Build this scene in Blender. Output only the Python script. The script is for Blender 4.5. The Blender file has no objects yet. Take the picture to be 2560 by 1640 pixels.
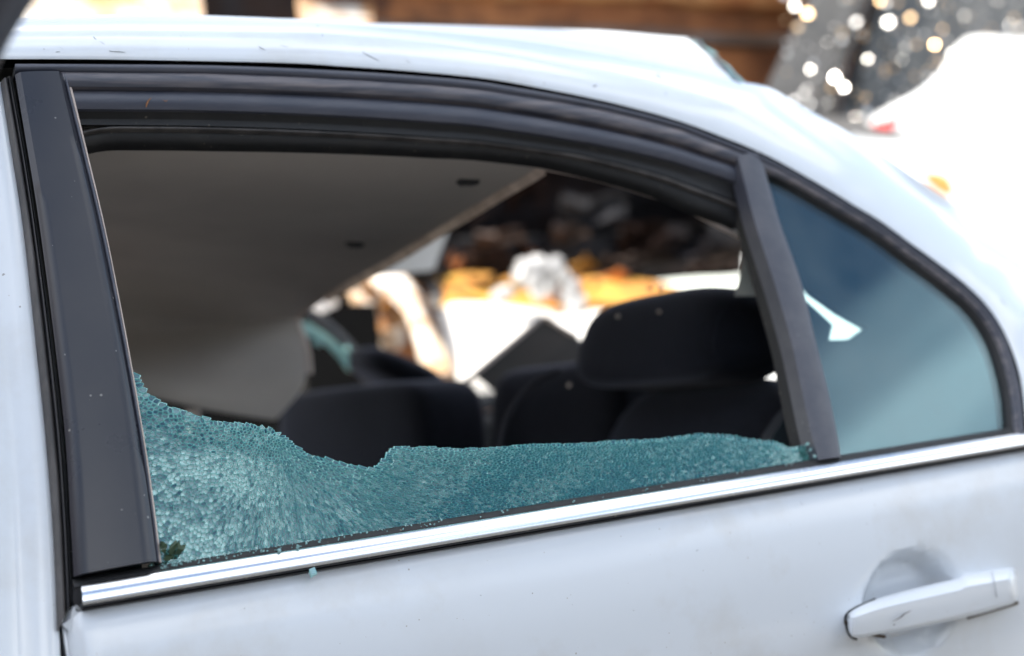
import bpy, bmesh, math, random
from mathutils import Vector, Matrix, noise as mnoise
from mathutils.bvhtree import BVHTree
rnd = random.Random(7)
sc = bpy.context.scene
COL = sc.collection

# ------------------------------------------------------------------ camera
FPX = 3556.0                     # focal length in photo pixels (2560 wide) = 50 mm on 36 mm
YAW, PITCH, ROLL = math.radians(29), math.radians(1.8), math.radians(6.2)
FWD = Vector((math.sin(YAW)*math.cos(PITCH), math.cos(YAW)*math.cos(PITCH), math.sin(PITCH)))
R0 = Vector((math.cos(YAW), -math.sin(YAW), 0)); U0 = R0.cross(FWD)
RGT = R0*math.cos(ROLL) - U0*math.sin(ROLL)
UPV = R0*math.sin(ROLL) + U0*math.cos(ROLL)
def ray(u, v): return FWD + RGT*((u-1280)/FPX) - UPV*((v-820)/FPX)
CAM = Vector((0, 0, .93)) - ray(200, 1475)*1.06
cd = bpy.data.cameras.new('camera'); cam = bpy.data.objects.new('camera', cd); COL.objects.link(cam)
cam.matrix_world = Matrix(((RGT.x, UPV.x, -FWD.x, CAM.x), (RGT.y, UPV.y, -FWD.y, CAM.y), (RGT.z, UPV.z, -FWD.z, CAM.z), (0, 0, 0, 1)))
cd.sensor_width = 36; cd.lens = 50; cd.clip_start = .05; cd.clip_end = 2000
cd.dof.use_dof = True; cd.dof.focus_distance = 1.19; cd.dof.aperture_fstop = 2.8
sc.camera = cam

# ------------------------------------------------------------------ sky, sun, exposure
SUN = Vector((-.80, -.25, .55)).normalized()
EL = math.asin(SUN.z); ROT = math.atan2(SUN.x, SUN.y)
w = bpy.data.worlds.new('World'); sc.world = w; w.use_nodes = True
nt = w.node_tree; nt.nodes.clear()
def wn(t, **k):
    n = nt.nodes.new(t)
    for a, b in k.items(): setattr(n, a, b)
    return n
sky = wn('ShaderNodeTexSky', sky_type='NISHITA', sun_disc=False, sun_elevation=EL, sun_rotation=ROT, air_density=1.15, dust_density=.6, ozone_density=1.0)
tc = wn('ShaderNodeTexCoord'); mp = wn('ShaderNodeMapping'); mp.inputs['Scale'].default_value = (1, 1, 4.5); mp.inputs['Location'].default_value = (9.65, 7.45, -3.93)
nz = wn('ShaderNodeTexNoise'); nz.inputs['Scale'].default_value = 1.7; nz.inputs['Detail'].default_value = 4; nz.inputs['Roughness'].default_value = .42; nz.inputs['Distortion'].default_value = .3
cr = wn('ShaderNodeValToRGB'); cr.color_ramp.elements[0].position = .47; cr.color_ramp.elements[1].position = .66
mx = wn('ShaderNodeMix', data_type='RGBA'); mx.inputs['B'].default_value = (12.6, 12.8, 13, 1)
bg = wn('ShaderNodeBackground'); bg.inputs['Strength'].default_value = .14
out = wn('ShaderNodeOutputWorld')
L = nt.links.new
L(tc.outputs['Generated'], mp.inputs['Vector']); L(mp.outputs['Vector'], nz.inputs['Vector']); L(nz.outputs['Fac'], cr.inputs['Fac'])
L(cr.outputs['Color'], mx.inputs['Factor']); L(sky.outputs['Color'], mx.inputs['A']); L(mx.outputs['Result'], bg.inputs['Color']); L(bg.outputs['Background'], out.inputs['Surface'])
sl = bpy.data.lights.new('sun', 'SUN'); sl.energy = 5.0; sl.angle = math.radians(.53); sl.color = (1, .95, .87)
so = bpy.data.objects.new('sun', sl); COL.objects.link(so); so.rotation_euler = (-SUN).to_track_quat('-Z', 'Y').to_euler(); so.location = SUN*30
sc.view_settings.view_transform = 'Standard'; sc.view_settings.look = 'None'; sc.view_settings.gamma = 1; sc.view_settings.use_curve_mapping = False
sc.view_settings.exposure = 1.13
sc.render.engine = 'CYCLES'; sc.cycles.use_denoising = True
sc.cycles.max_bounces = 10; sc.cycles.transparent_max_bounces = 24; sc.cycles.caustics_reflective = False; sc.cycles.caustics_refractive = False
sc.cycles.sample_clamp_indirect = 6

# ------------------------------------------------------------------ helpers
T20 = math.tan(math.radians(20)); GN = Vector((0, -math.cos(math.radians(20)), math.sin(math.radians(20))))
ZB = .93
def PY(u, v, Y):
    d = ray(u, v); return CAM + d*((Y-CAM.y)/d.y)
def PD(u, v, o=0.):           # on the leaning side-window surface, o metres inboard of it
    d = ray(u, v); return CAM + d*(((CAM.z-ZB)*T20 + o - CAM.y)/(d.y - d.z*T20))
def interp(tab, x):
    if x <= tab[0][0]: return tab[0][1]
    for (a, b), (c, d) in zip(tab, tab[1:]):
        if x <= c: return b + (d-b)*(x-a)/(c-a)
    return tab[-1][1]
def smooth_curve(pts, n):     # Catmull-Rom through pts (tuples of any size), n even samples
    q = [Vector(p) for p in pts]; dense = []
    for i in range(len(q)-1):
        p0 = q[max(i-1, 0)]; p1 = q[i]; p2 = q[i+1]; p3 = q[min(i+2, len(q)-1)]
        for k in range(16):
            t = k/16; dense.append(.5*((2*p1) + (p2-p0)*t + (2*p0-5*p1+4*p2-p3)*t*t + (3*p1-p0-3*p2+p3)*t**3))
    dense.append(q[-1]); return resample(dense, n)
def resample(dense, n):
    L_ = [0]
    for a, b in zip(dense, dense[1:]): L_.append(L_[-1] + (b-a).length)
    out_ = []; j = 0
    for i in range(n):
        s = L_[-1]*i/(n-1)
        while j < len(L_)-2 and L_[j+1] < s: j += 1
        seg = L_[j+1]-L_[j]; t = 0 if seg < 1e-9 else (s-L_[j])/seg
        out_.append(dense[j].lerp(dense[j+1], min(max(t, 0), 1)))
    return out_
def mesh_obj(name, verts, faces, mat, parent=None, smooth=True, mats=None, fmat=None, autosmooth=None):
    me = bpy.data.meshes.new(name); me.from_pydata([tuple(v) for v in verts], [], faces)
    for m in (mats or [mat]): me.materials.append(m)
    if fmat: me.polygons.foreach_set('material_index', fmat)
    bm = bmesh.new(); bm.from_mesh(me); bmesh.ops.recalc_face_normals(bm, faces=bm.faces); bm.to_mesh(me); bm.free()
    if smooth:
        me.polygons.foreach_set('use_smooth', [True]*len(me.polygons))
        try: me.set_sharp_from_angle(angle=math.radians(autosmooth or 40))
        except Exception: pass
    me.update()
    o = bpy.data.objects.new(name, me); COL.objects.link(o); o.parent = parent
    return o
def grid_faces(nr, nc, wrap=False):
    f = []
    for i in range(nr-1 + (1 if wrap else 0)):
        a = i*nc; b = ((i+1) % nr)*nc
        for j in range(nc-1): f.append((a+j, a+j+1, b+j+1, b+j))
    return f
def loft(name, rows, mat, parent=None, wrap=False, caps=False, smooth=True, thick=0, autosmooth=None):
    nc = len(rows[0]); v = [p for r in rows for p in r]; f = grid_faces(len(rows), nc, wrap)
    if caps:
        n = len(rows); f.append(tuple(i*nc for i in range(n))); f.append(tuple(i*nc+nc-1 for i in reversed(range(n))))
    o = mesh_obj(name, v, f, mat, parent, smooth, autosmooth=autosmooth)
    if thick:
        m = o.modifiers.new('solid', 'SOLIDIFY'); m.thickness = abs(thick); m.offset = -1 if thick > 0 else 1; es = o.modifiers.new('split', 'EDGE_SPLIT'); es.split_angle = math.radians(60)
    return o
def bead(name, A, B, mat, parent, h=.003, deep=.012, n=6, nrm=GN):   # closed rubber or metal strip between two edges
    rows = []
    for k in range(n+1):
        t = k/n; s = math.sin(math.pi*t)**.6
        rows.append([a.lerp(b, t) + nrm*(h*s) for a, b in zip(A, B)])
    rows.append([b - nrm*deep for b in B]); rows.append([a - nrm*deep for a in A])
    return loft(name, rows, mat, parent, wrap=True, caps=True)
def tube(name, pts, r, mat, parent=None, sides=8, n=None, squash=1.0):
    c = smooth_curve(pts, n or max(8, len(pts)*5)); rows = []
    rf = r if callable(r) else (lambda t: r)
    prev = Vector((0, 0, 1))
    for i, p in enumerate(c):
        t = (c[min(i+1, len(c)-1)] - c[max(i-1, 0)]).normalized()
        a = t.cross(prev);
        if a.length < 1e-3: a = t.cross(Vector((1, 0, 0)))
        a.normalize(); b = a.cross(t).normalized(); prev = b
        rr = rf(i/(len(c)-1))
        rows.append([p + a*(rr*math.cos(2*math.pi*k/sides)) + b*(rr*squash*math.sin(2*math.pi*k/sides)) for k in range(sides)])
    nc = sides; v = [p for q in rows for p in q]; f = []
    for i in range(len(rows)-1):
        for k in range(nc): f.append((i*nc+k, i*nc+(k+1) % nc, (i+1)*nc+(k+1) % nc, (i+1)*nc+k))
    f.append(tuple(range(nc))); f.append(tuple((len(rows)-1)*nc+k for k in reversed(range(nc))))
    return mesh_obj(name, v, f, mat, parent)
def rbox(name, c, size, mat, parent, ax=None, e=4.0, n=14, shape=None):     # soft rounded block (superellipsoid)
    ax = ax or (Vector((1, 0, 0)), Vector((0, 1, 0)), Vector((0, 0, 1)))
    def sp(x, p): return math.copysign(abs(x)**p, x)
    v = []; p = 2/e
    for i in range(n+1):
        a = -math.pi/2 + math.pi*i/n
        for j in range(2*n):
            b = 2*math.pi*j/(2*n)
            q = Vector((sp(math.cos(a), p)*sp(math.cos(b), p), sp(math.cos(a), p)*sp(math.sin(b), p), sp(math.sin(a), p)))
            if shape: q = shape(q)
            v.append(c + ax[0]*(q.x*size[0]/2) + ax[1]*(q.y*size[1]/2) + ax[2]*(q.z*size[2]/2))
    f = []
    for i in range(n):
        for j in range(2*n):
            f.append((i*2*n+j, i*2*n+(j+1) % (2*n), (i+1)*2*n+(j+1) % (2*n), (i+1)*2*n+j))
    return mesh_obj(name, v, f, mat, parent, autosmooth=80)
def plate(name, outline, depth_vec, mat, parent, smooth=False):   # flat outline with real thickness
    n = len(outline); v = list(outline) + [p + depth_vec for p in outline]
    f = [tuple(range(n)), tuple(reversed(range(n, 2*n)))] + [(i, (i+1) % n, n+(i+1) % n, n+i) for i in range(n)]
    return mesh_obj(name, v, f, mat, parent, smooth=smooth)
def empty(name, loc, label, cat, group=None):
    o = bpy.data.objects.new(name, None); COL.objects.link(o); o.location = (0, 0, 0); o.empty_display_size = .2
    o['label'] = label; o['category'] = cat
    if group: o['group'] = group
    return o

# ------------------------------------------------------------------ materials
def mat(name, base, rough=.5, metal=0, coat=0, coat_rough=.1, spec=.5, var=None, scale=8, bump=0, bscale=40, sheen=0, specks=None, stretch=None, lo=.4, hi=.65, detail=6, rvar=0):
    m = bpy.data.materials.new(name); m.use_nodes = True; t = m.node_tree; b = t.nodes['Principled BSDF']
    N = lambda k: t.nodes.new(k)
    b.inputs['Base Color'].default_value = (*base, 1); b.inputs['Roughness'].default_value = rough; b.inputs['Metallic'].default_value = metal
    b.inputs['Coat Weight'].default_value = coat; b.inputs['Coat Roughness'].default_value = coat_rough; b.inputs['Specular IOR Level'].default_value = spec
    b.inputs['Sheen Weight'].default_value = sheen; b.inputs['Sheen Tint'].default_value = (.75, .78, 1, 1)
    co = N('ShaderNodeTexCoord'); src = co.outputs['Object']
    if stretch:
        mpn = N('ShaderNodeMapping'); mpn.inputs['Scale'].default_value = stretch; t.links.new(src, mpn.inputs['Vector']); src = mpn.outputs['Vector']
    cur = None
    if var:
        stops = var if isinstance(var, list) else [var]
        for i, vc in enumerate(stops):
            n = N('ShaderNodeTexNoise'); n.inputs['Scale'].default_value = scale*(1+.73*i); n.inputs['Detail'].default_value = detail; n.inputs['Roughness'].default_value = .62
            mp2 = N('ShaderNodeMapping'); mp2.inputs['Location'].default_value = (i*3.7, i*1.9, i*5.1); t.links.new(src, mp2.inputs['Vector']); t.links.new(mp2.outputs['Vector'], n.inputs['Vector'])
            r = N('ShaderNodeValToRGB'); r.color_ramp.elements[0].position = lo; r.color_ramp.elements[1].position = hi
            x = N('ShaderNodeMix'); x.data_type = 'RGBA'; x.inputs['B'].default_value = (*vc, 1)
            if cur: t.links.new(cur, x.inputs['A'])
            else: x.inputs['A'].default_value = (*base, 1)
            t.links.new(n.outputs['Fac'], r.inputs['Fac']); t.links.new(r.outputs['Color'], x.inputs['Factor']); cur = x.outputs['Result']
            if i == 0 and rvar:
                mr = N('ShaderNodeMapRange'); mr.inputs['To Min'].default_value = rough-rvar; mr.inputs['To Max'].default_value = rough+rvar
                t.links.new(n.outputs['Fac'], mr.inputs['Value']); t.links.new(mr.outputs['Result'], b.inputs['Roughness'])
    if specks:
        for (sc_, th, colr) in specks:
            n = N('ShaderNodeTexVoronoi'); n.inputs['Scale'].default_value = sc_; n.inputs['Randomness'].default_value = 1; t.links.new(co.outputs['Object'], n.inputs['Vector'])
            cm = N('ShaderNodeSeparateColor'); t.links.new(n.outputs['Color'], cm.inputs['Color'])
            mul = N('ShaderNodeMath'); mul.operation = 'MULTIPLY'; mul.inputs[1].default_value = th; t.links.new(cm.outputs['Red'], mul.inputs[0])
            sq = N('ShaderNodeMath'); sq.operation = 'POWER'; sq.inputs[1].default_value = 4; t.links.new(cm.outputs['Green'], sq.inputs[0])
            m2 = N('ShaderNodeMath'); m2.operation = 'MULTIPLY'; t.links.new(mul.outputs[0], m2.inputs[0]); t.links.new(sq.outputs[0], m2.inputs[1])
            ls = N('ShaderNodeMath'); ls.operation = 'LESS_THAN'; t.links.new(n.outputs['Distance'], ls.inputs[0]); t.links.new(m2.outputs[0], ls.inputs[1])
            x = N('ShaderNodeMix'); x.data_type = 'RGBA'; x.inputs['B'].default_value = (*colr, 1)
            if cur: t.links.new(cur, x.inputs['A'])
            else: x.inputs['A'].default_value = (*base, 1)
            t.links.new(ls.outputs[0], x.inputs['Factor']); cur = x.outputs['Result']
    if cur: t.links.new(cur, b.inputs['Base Color'])
    if bump:
        n = N('ShaderNodeTexNoise'); n.inputs['Scale'].default_value = bscale; n.inputs['Detail'].default_value = 5; t.links.new(src, n.inputs['Vector'])
        bp = N('ShaderNodeBump'); bp.inputs['Strength'].default_value = bump; bp.inputs['Distance'].default_value = .004; t.links.new(n.outputs['Fac'], bp.inputs['Height']); t.links.new(bp.outputs['Normal'], b.inputs['Normal'])
    return m
def glass_mat(name, tint, rough=.01, ior=1.5, *a_, gcol=(.78, .95, 1), **k_):
    return glass_mat_(name, tint, rough, ior, gcol, *a_, **k_)
def glass_mat_(name, tint, rough, ior, gcol, dust=(.5, .5, .5), dust_amt=.0, dscale=6):
    m = bpy.data.materials.new(name); m.use_nodes = True; t = m.node_tree; t.nodes.clear(); N = lambda k: t.nodes.new(k)
    tr = N('ShaderNodeBsdfTransparent'); tr.inputs['Color'].default_value = (*tint, 1)
    gl = N('ShaderNodeBsdfGlossy'); gl.inputs['Roughness'].default_value = rough; gl.inputs['Color'].default_value = (*gcol, 1)
    fr = N('ShaderNodeFresnel'); ge = N('ShaderNodeNewGeometry'); mi_ = N('ShaderNodeMapRange'); mi_.inputs['To Min'].default_value = ior; mi_.inputs['To Max'].default_value = 1/ior; t.links.new(ge.outputs['Backfacing'], mi_.inputs['Value']); t.links.new(mi_.outputs['Result'], fr.inputs['IOR'])
    mi = N('ShaderNodeMixShader'); t.links.new(fr.outputs[0], mi.inputs[0]); t.links.new(tr.outputs[0], mi.inputs[1]); t.links.new(gl.outputs[0], mi.inputs[2])
    o = N('ShaderNodeOutputMaterial'); last = mi
    if dust_amt:
        df = N('ShaderNodeBsdfDiffuse'); df.inputs['Color'].default_value = (*dust, 1)
        co = N('ShaderNodeTexCoord'); n = N('ShaderNodeTexNoise'); n.inputs['Scale'].default_value = dscale; n.inputs['Detail'].default_value = 8; t.links.new(co.outputs['Object'], n.inputs['Vector'])
        mr = N('ShaderNodeMapRange'); mr.inputs['From Min'].default_value = .35; mr.inputs['From Max'].default_value = .75; mr.inputs['To Min'].default_value = 0; mr.inputs['To Max'].default_value = dust_amt; t.links.new(n.outputs['Fac'], mr.inputs['Value'])
        m2 = N('ShaderNodeMixShader'); t.links.new(mr.outputs['Result'], m2.inputs[0]); t.links.new(mi.outputs[0], m2.inputs[1]); t.links.new(df.outputs[0], m2.inputs[2]); last = m2
    t.links.new(last.outputs[0], o.inputs['Surface']); return m
def crack_mat(name, col, trans=.35):
    m = bpy.data.materials.new(name); m.use_nodes = True; t = m.node_tree; t.nodes.clear(); N = lambda k: t.nodes.new(k)
    tr = N('ShaderNodeBsdfTransparent'); tr.inputs['Color'].default_value = (.75, .93, .91, 1)
    df = N('ShaderNodeBsdfDiffuse'); df.inputs['Color'].default_value = (*col, 1)
    tl = N('ShaderNodeBsdfTranslucent'); tl.inputs['Color'].default_value = (*col, 1)
    gl = N('ShaderNodeBsdfGlossy'); gl.inputs['Roughness'].default_value = .12
    a = N('ShaderNodeMixShader'); a.inputs[0].default_value = .35; t.links.new(df.outputs[0], a.inputs[1]); t.links.new(tl.outputs[0], a.inputs[2])
    g = N('ShaderNodeMixShader'); g.inputs[0].default_value = .14; t.links.new(a.outputs[0], g.inputs[1]); t.links.new(gl.outputs[0], g.inputs[2])
    b = N('ShaderNodeMixShader'); b.inputs[0].default_value = trans; t.links.new(g.outputs[0], b.inputs[1]); t.links.new(tr.outputs[0], b.inputs[2])
    o = N('ShaderNodeOutputMaterial'); t.links.new(b.outputs[0], o.inputs['Surface']); return m

M = {}
M['paint'] = mat('white_car_paint', (.715, .75, .785), .42, coat=.9, coat_rough=.10, var=[(.66, .675, .68), (.58, .56, .52)], scale=4, lo=.52, hi=.85, bump=.03, bscale=9,
                 specks=[(75, .13, (.36, .35, .34)), (170, .16, (.45, .43, .40)), (30, .035, (.25, .21, .18))])
M['rubber'] = mat('black_rubber', (.022, .022, .026), .42, var=(.05, .045, .045), scale=22, lo=.5, hi=.85, bump=.12, bscale=90, specks=[(220, .3, (.16, .14, .12))])
M['rubber_matt'] = mat('matt_rubber', (.012, .012, .013), .62, var=(.03, .027, .025), scale=30, lo=.5, hi=.9, bump=.15, bscale=120, specks=[(260, .32, (.14, .12, .1))])
M['groove'] = mat('dark_groove', (.004, .004, .004), .9, spec=.05)
M['brown_soot_shade'] = mat('shaded_brown_soot', (.022, .011, .007), .95, var=(.008, .006, .006), scale=6, spec=.05)  # dark brown with the underbody's shade put into the colour
M['moulding'] = mat('satin_moulding', (.060, .065, .088), .36, var=(.105, .105, .125), scale=14, stretch=(1, 6, 6), lo=.45, hi=.8, bump=.05, bscale=60)
M['moulding2'] = mat('satin_black_bar', (.055, .058, .076), .38, var=(.085, .085, .10), scale=20, bump=.05, bscale=60, specks=[(200, .2, (.2, .2, .21))])
M['dusty'] = mat('dusty_moulding', (.060, .063, .082), .42, var=(.22, .19, .19), scale=9, stretch=(1, 14, 14), lo=.42, hi=.72, bump=.08, bscale=60)
M['applique'] = mat('black_satin_film', (.013, .015, .024), .28, var=(.034, .032, .036), scale=5, lo=.35, hi=.8, bump=.02, bscale=30, specks=[(150, .2, (.22, .21, .2)), (60, .05, (.3, .29, .28))], rvar=.05)
M['chrome'] = mat('chrome_trim', (.86, .86, .87), .19, metal=1, var=(.84, .83, .82), scale=30, rvar=.05, specks=[(300, .2, (.4, .38, .35))])
M['weather'] = mat('weatherstrip', (.05, .046, .045), .5, var=(.11, .10, .095), scale=18, stretch=(2, 2, .4), bump=.08, bscale=60)
M['liner'] = mat('grey_headliner_felt', (.60, .545, .495), .95, var=(.53, .48, .435), scale=5, bump=.08, bscale=200, sheen=.1)
M['ledge'] = mat('grimy_rust_ledge', (.10, .075, .065), .95, var=(.06, .04, .03), scale=5, spec=.1)
M['liner_edge'] = mat('cut_foam_edge', (.72, .60, .53), .9, var=(.44, .35, .30), scale=30)
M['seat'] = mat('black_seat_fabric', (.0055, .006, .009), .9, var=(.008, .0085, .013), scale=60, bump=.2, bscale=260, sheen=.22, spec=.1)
M['seat_piping'] = mat('seat_piping', (.022, .022, .032), .8)
M['shelf'] = mat('dark_parcel_board', (.014, .013, .012), .85, var=(.025, .02, .017), scale=6)
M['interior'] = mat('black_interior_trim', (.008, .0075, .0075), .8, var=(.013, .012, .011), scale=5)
M['pinktrim'] = mat('beige_pillar_trim', (.58, .48, .43), .7, var=(.48, .40, .35), scale=12)
M['qglass'] = glass_mat('tinted_window_glass', (.70, .84, .85), .006, 1.66, (.55, .56, .54), .10, 7, gcol=(.62, .88, 1))
M['shard'] = glass_mat('shattered_glass_face', (.70, .90, .90), .035, 1.95, gcol=(.66, .92, 1))
M['crack'] = crack_mat('teal_fracture_face', (.16, .62, .60), .5)
M['rim'] = crack_mat('bright_fracture_rim', (.38, .86, .83), .28)
M['crumb'] = crack_mat('glass_crumb', (.45, .74, .74), .2)
M['rust'] = mat('rusted_orange_steel', (.42, .16, .05), .85, var=[(.20, .075, .03), (.55, .30, .12)], scale=3.2, bump=.4, bscale=18, lo=.45, hi=.6)
M['rust_dark'] = mat('dark_rusted_steel', (.26, .095, .035), .9, var=[(.07, .03, .018), (.40, .16, .06)], scale=2.6, bump=.4, bscale=14, lo=.42, hi=.62)
M['ash'] = mat('ash_whitened_steel', (.46, .25, .11), .9, var=[(.60, .46, .32), (.66, .62, .56)], scale=5, bump=.4, bscale=18, lo=.44, hi=.58)
M['ash_white'] = mat('white_ash_panel', (.72, .69, .64), .9, var=(.62, .52, .40), scale=3, lo=.55, hi=.8, bump=.3, bscale=12)
M['soot_shade'] = mat('shaded_sooty_steel', (.006, .0052, .0055), .9, spec=.1, var=[(.02, .012, .010), (.014, .014, .017)], scale=3, bump=.3, bscale=10)  # near-black: shade under and inside the wrecks put into the colour
M['grey_soot_shade'] = mat('shaded_grey_beam', (.016, .016, .020), .8, var=(.012, .011, .012), scale=6)  # grey kept dark, underbody shade put into the colour
M['alu'] = mat('melted_aluminium', (.55, .54, .53), .5, metal=.3, var=(.3, .29, .28), scale=14, bump=.6, bscale=25)
M['dirt'] = mat('dry_dirt', (.38, .345, .30), .95, var=[(.28, .25, .21), (.44, .41, .37)], scale=1.4, bump=.6, bscale=9)
M['dull_grey'] = mat('dusty_grey_paint', (.13, .125, .12), .6, var=(.09, .085, .08), scale=6)
M['dust_glass'] = mat('dust_coated_windscreen', (.085, .085, .09), .4, var=[(.13, .125, .12), (.05, .05, .05)], scale=4, bump=.3, bscale=40)
M['glint'] = mat('glass_crumb_glint', (.85, .83, .8), .32, metal=.9)
M['glint_warm'] = mat('warm_glass_crumb', (.9, .62, .35), .32, metal=.9)
M['white2'] = mat('white_paint_other_car', (.78, .78, .77), .4, coat=.5, coat_rough=.1, var=(.7, .69, .66), scale=4)
M['yellow_rust'] = mat('yellow_orange_rust', (.60, .33, .06), .85, var=(.42, .16, .04), scale=9)
M['red_lens'] = mat('red_lamp_lens', (.55, .02, .015), .15, coat=.6)
M['green_plate'] = mat('dark_green', (.03, .06, .025), .5)
M['belt'] = mat('seat_belt_webbing', (.02, .022, .028), .6)
M['rust_mark'] = mat('rust_smear', (.30, .13, .05), .8)
M['gasket'] = mat('grimy_gasket', (.09, .06, .035), .8, var=(.03, .025, .02), scale=60)
M['scuff_light'] = mat('light_scuff', (.42, .43, .45), .6)
M['scuff'] = mat('dark_scuff', (.10, .09, .09), .7)

# ------------------------------------------------------------------ ground
g = mesh_obj('ground', [(-300, -300, 0), (300, -300, 0), (300, 300, 0), (-300, 300, 0)], [(0, 1, 2, 3)], M['dirt'], smooth=False); g['kind'] = 'structure'

# ================================================================== the white sedan
car = empty('white_sedan', (0, 0, 0), 'white sedan with a shattered rear door window, filling the foreground', 'car')

# ---- edge lines of the side window surround, traced once and set out on the car's side
L1px = smooth_curve([(-700, 185), (-90, 152), (36, 148), (291, 149), (545, 152), (860, 166), (1141, 187), (1300, 211), (1466, 243), (1583, 270), (1700, 302), (1766, 327), (1883, 373), (1940, 400), (2000, 433), (2064, 470), (2205, 555), (2282, 612), (2391, 693), (2464, 758), (2516, 841), (2548, 940), (2560, 1010), (2566, 1090)], 140)
def offs(dtab, src=L1px):
    o = []
    for i, p in enumerate(src):
        t = (src[min(i+1, len(src)-1)] - src[max(i-1, 0)]).normalized(); d = interp(dtab, p.x)
        o.append(Vector((p.x - t.y*d, p.y + t.x*d)))
    return o
def lay(px, o): return [PD(p.x, p.y, o) for p in px]
def cut(px, x0, x1): return [p for p in px if x0 <= p.x <= x1]
D2 = [(545, 12), (1100, 11), (1466, 9), (2560, 8)]
D3 = [(545, 31), (1105, 30), (1300, 27), (1466, 22), (1700, 20), (2560, 18)]
D4 = [(545, 68), (1105, 64), (1395, 58), (1700, 52), (1838, 46), (2000, 33), (2560, 31)]
D5 = [(545, 78), (1105, 76), (1395, 72), (1700, 66), (1838, 58)]
D6 = [(545, 124), (1105, 121), (1395, 112), (1700, 101), (1838, 92)]
D7 = [(545, 168), (1105, 164), (1395, 151), (1466, 147), (1700, 146), (1900, 142)]
D8 = [(545, 210), (1105, 198), (1395, 180), (1600, 184), (1700, 187), (1800, 192), (1900, 190)]

# ---- rear door skin with the handle dish
door_prof = [(.18, .03), (.25, .012), (.40, -.012), (.60, -.020), (.72, -.0205), (.745, -.0215), (.765, -.0245), (.80, -.0245), (.835, -.0225), (.86, -.0185), (.89, -.0105), (.905, -.005), (.912, -.001), (.9155, .004), (.9165, .012)]
def doorY(z): return interp(door_prof, z)
dish = PY(2306, 1497, -.024)
zs = [.18, .30, .45, .55] + [.58 + .0065*i for i in range(51)] + [.9135, .915, .916, .9165]
xs = [0, .002, .006, .012] + [.012 + .012*i for i in range(1, 63)] + [.756 + .006*i for i in range(1, 78)]
rows = []
for z in zs:
    r = []
    for x in xs:
        # smoothed profile
        y = sum(doorY(z + k*.004) for k in range(-3, 4))/7 if .2 < z < .903 else doorY(z)
        q = math.hypot((x-dish.x)/.062, (z-dish.z)/.05)
        if q < 1.25:
            s = 0 if q >= 1.1 else (1 if q <= .72 else (lambda a: a*a*(3-2*a))((1.1-q)/.38))
            y += .024*s
        y += .0012*mnoise.noise(Vector((x*3.1, z*5, 1.7))) if .25 < z < .9 else 0
        if x < .012: y += .012*(1-x/.012)**2
        zz = z + x*-.001
        r.append(Vector((x - .012 + (0 if z < .9 else 0), y, zz)))
    rows.append(r)
door = loft('rear_door', rows, M['paint'], car, thick=.012)
# turned-over front edge of the door
ed = [( -.012, .012), (-.012, .03), (.0, .05)]
loft('door_edge', [[Vector((a, b + doorY(z) + .0, z)) for z in [.18, .3, .45, .6, .7, .8, .86, .9, .912]] for a, b in ed], M['paint'], door, thick=.002)
# little torn tab at the top front corner of the door skin
tab = [PY(u, v, .002) for u, v in [(155, 1562), (176, 1548), (180, 1524), (190, 1512), (207, 1522), (218, 1540), (222, 1600), (216, 1660), (182, 1660), (176, 1610), (172, 1578)]]
plate('corner_tab', tab, Vector((0, .008, 0)), M['paint'], door)

# ---- belt line: chrome strip, seals
def line_px(p, q, n=60): return [Vector(p).lerp(Vector(q), i/(n-1)) for i in range(n)]
ctop = line_px((202, 1461), (2660, 1064)); cbot = line_px((207, 1513), (2660, 1099))
A = [PY(p.x, p.y, .000) for p in ctop]; B = [PY(p.x, p.y, -.0095) for p in cbot]
N_ch = Vector((0, -.92, .39)).normalized()
rows = []
for k in range(15):
    t = k/14; h = .0022*(1-(2*t-1)**2)
    rows.append([a.lerp(b, t) + N_ch*h for a, b in zip(A, B)])
rows.append([b + Vector((0, .012, 0)) for b in B]); rows.append([a + Vector((0, .012, 0)) for a in A])
loft('chrome_strip', rows, M['chrome'], door, wrap=True, caps=True, autosmooth=60)
s0 = line_px((178, 1449), (2660, 1047)); s1 = line_px((186, 1468), (2660, 1066))
bead('upper_belt_seal', [PY(p.x, p.y, .010) for p in s0], [PY(p.x, p.y, .001) for p in s1], M['rubber_matt'], door, h=.0015, deep=.02, nrm=Vector((0, -.5, .86)))
s0 = line_px((200, 1512), (2660, 1098)); s1 = line_px((204, 1520), (2660, 1104.5)); s2 = line_px((206, 1528), (2660, 1111))
bead('lower_belt_seal', [PY(p.x, p.y, -.004) for p in s0], [PY(p.x, p.y, -.001) for p in s1], M['rubber'], door, h=.002, deep=.012, nrm=Vector((0, -1, 0)))
bead('lower_belt_seal', [PY(p.x, p.y, .0) for p in s1], [PY(p.x, p.y, .0) for p in s2], M['rubber'], door, h=.0015, deep=.012, nrm=Vector((0, -1, 0)))
# end cap of the belt line
plate('strip_end_cap', [PY(u, v, .002) for u, v in [(186, 1462), (204, 1459), (209, 1514), (205, 1530), (190, 1528), (182, 1500)]], Vector((0, .02, 0)), M['rubber'], door)

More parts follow.
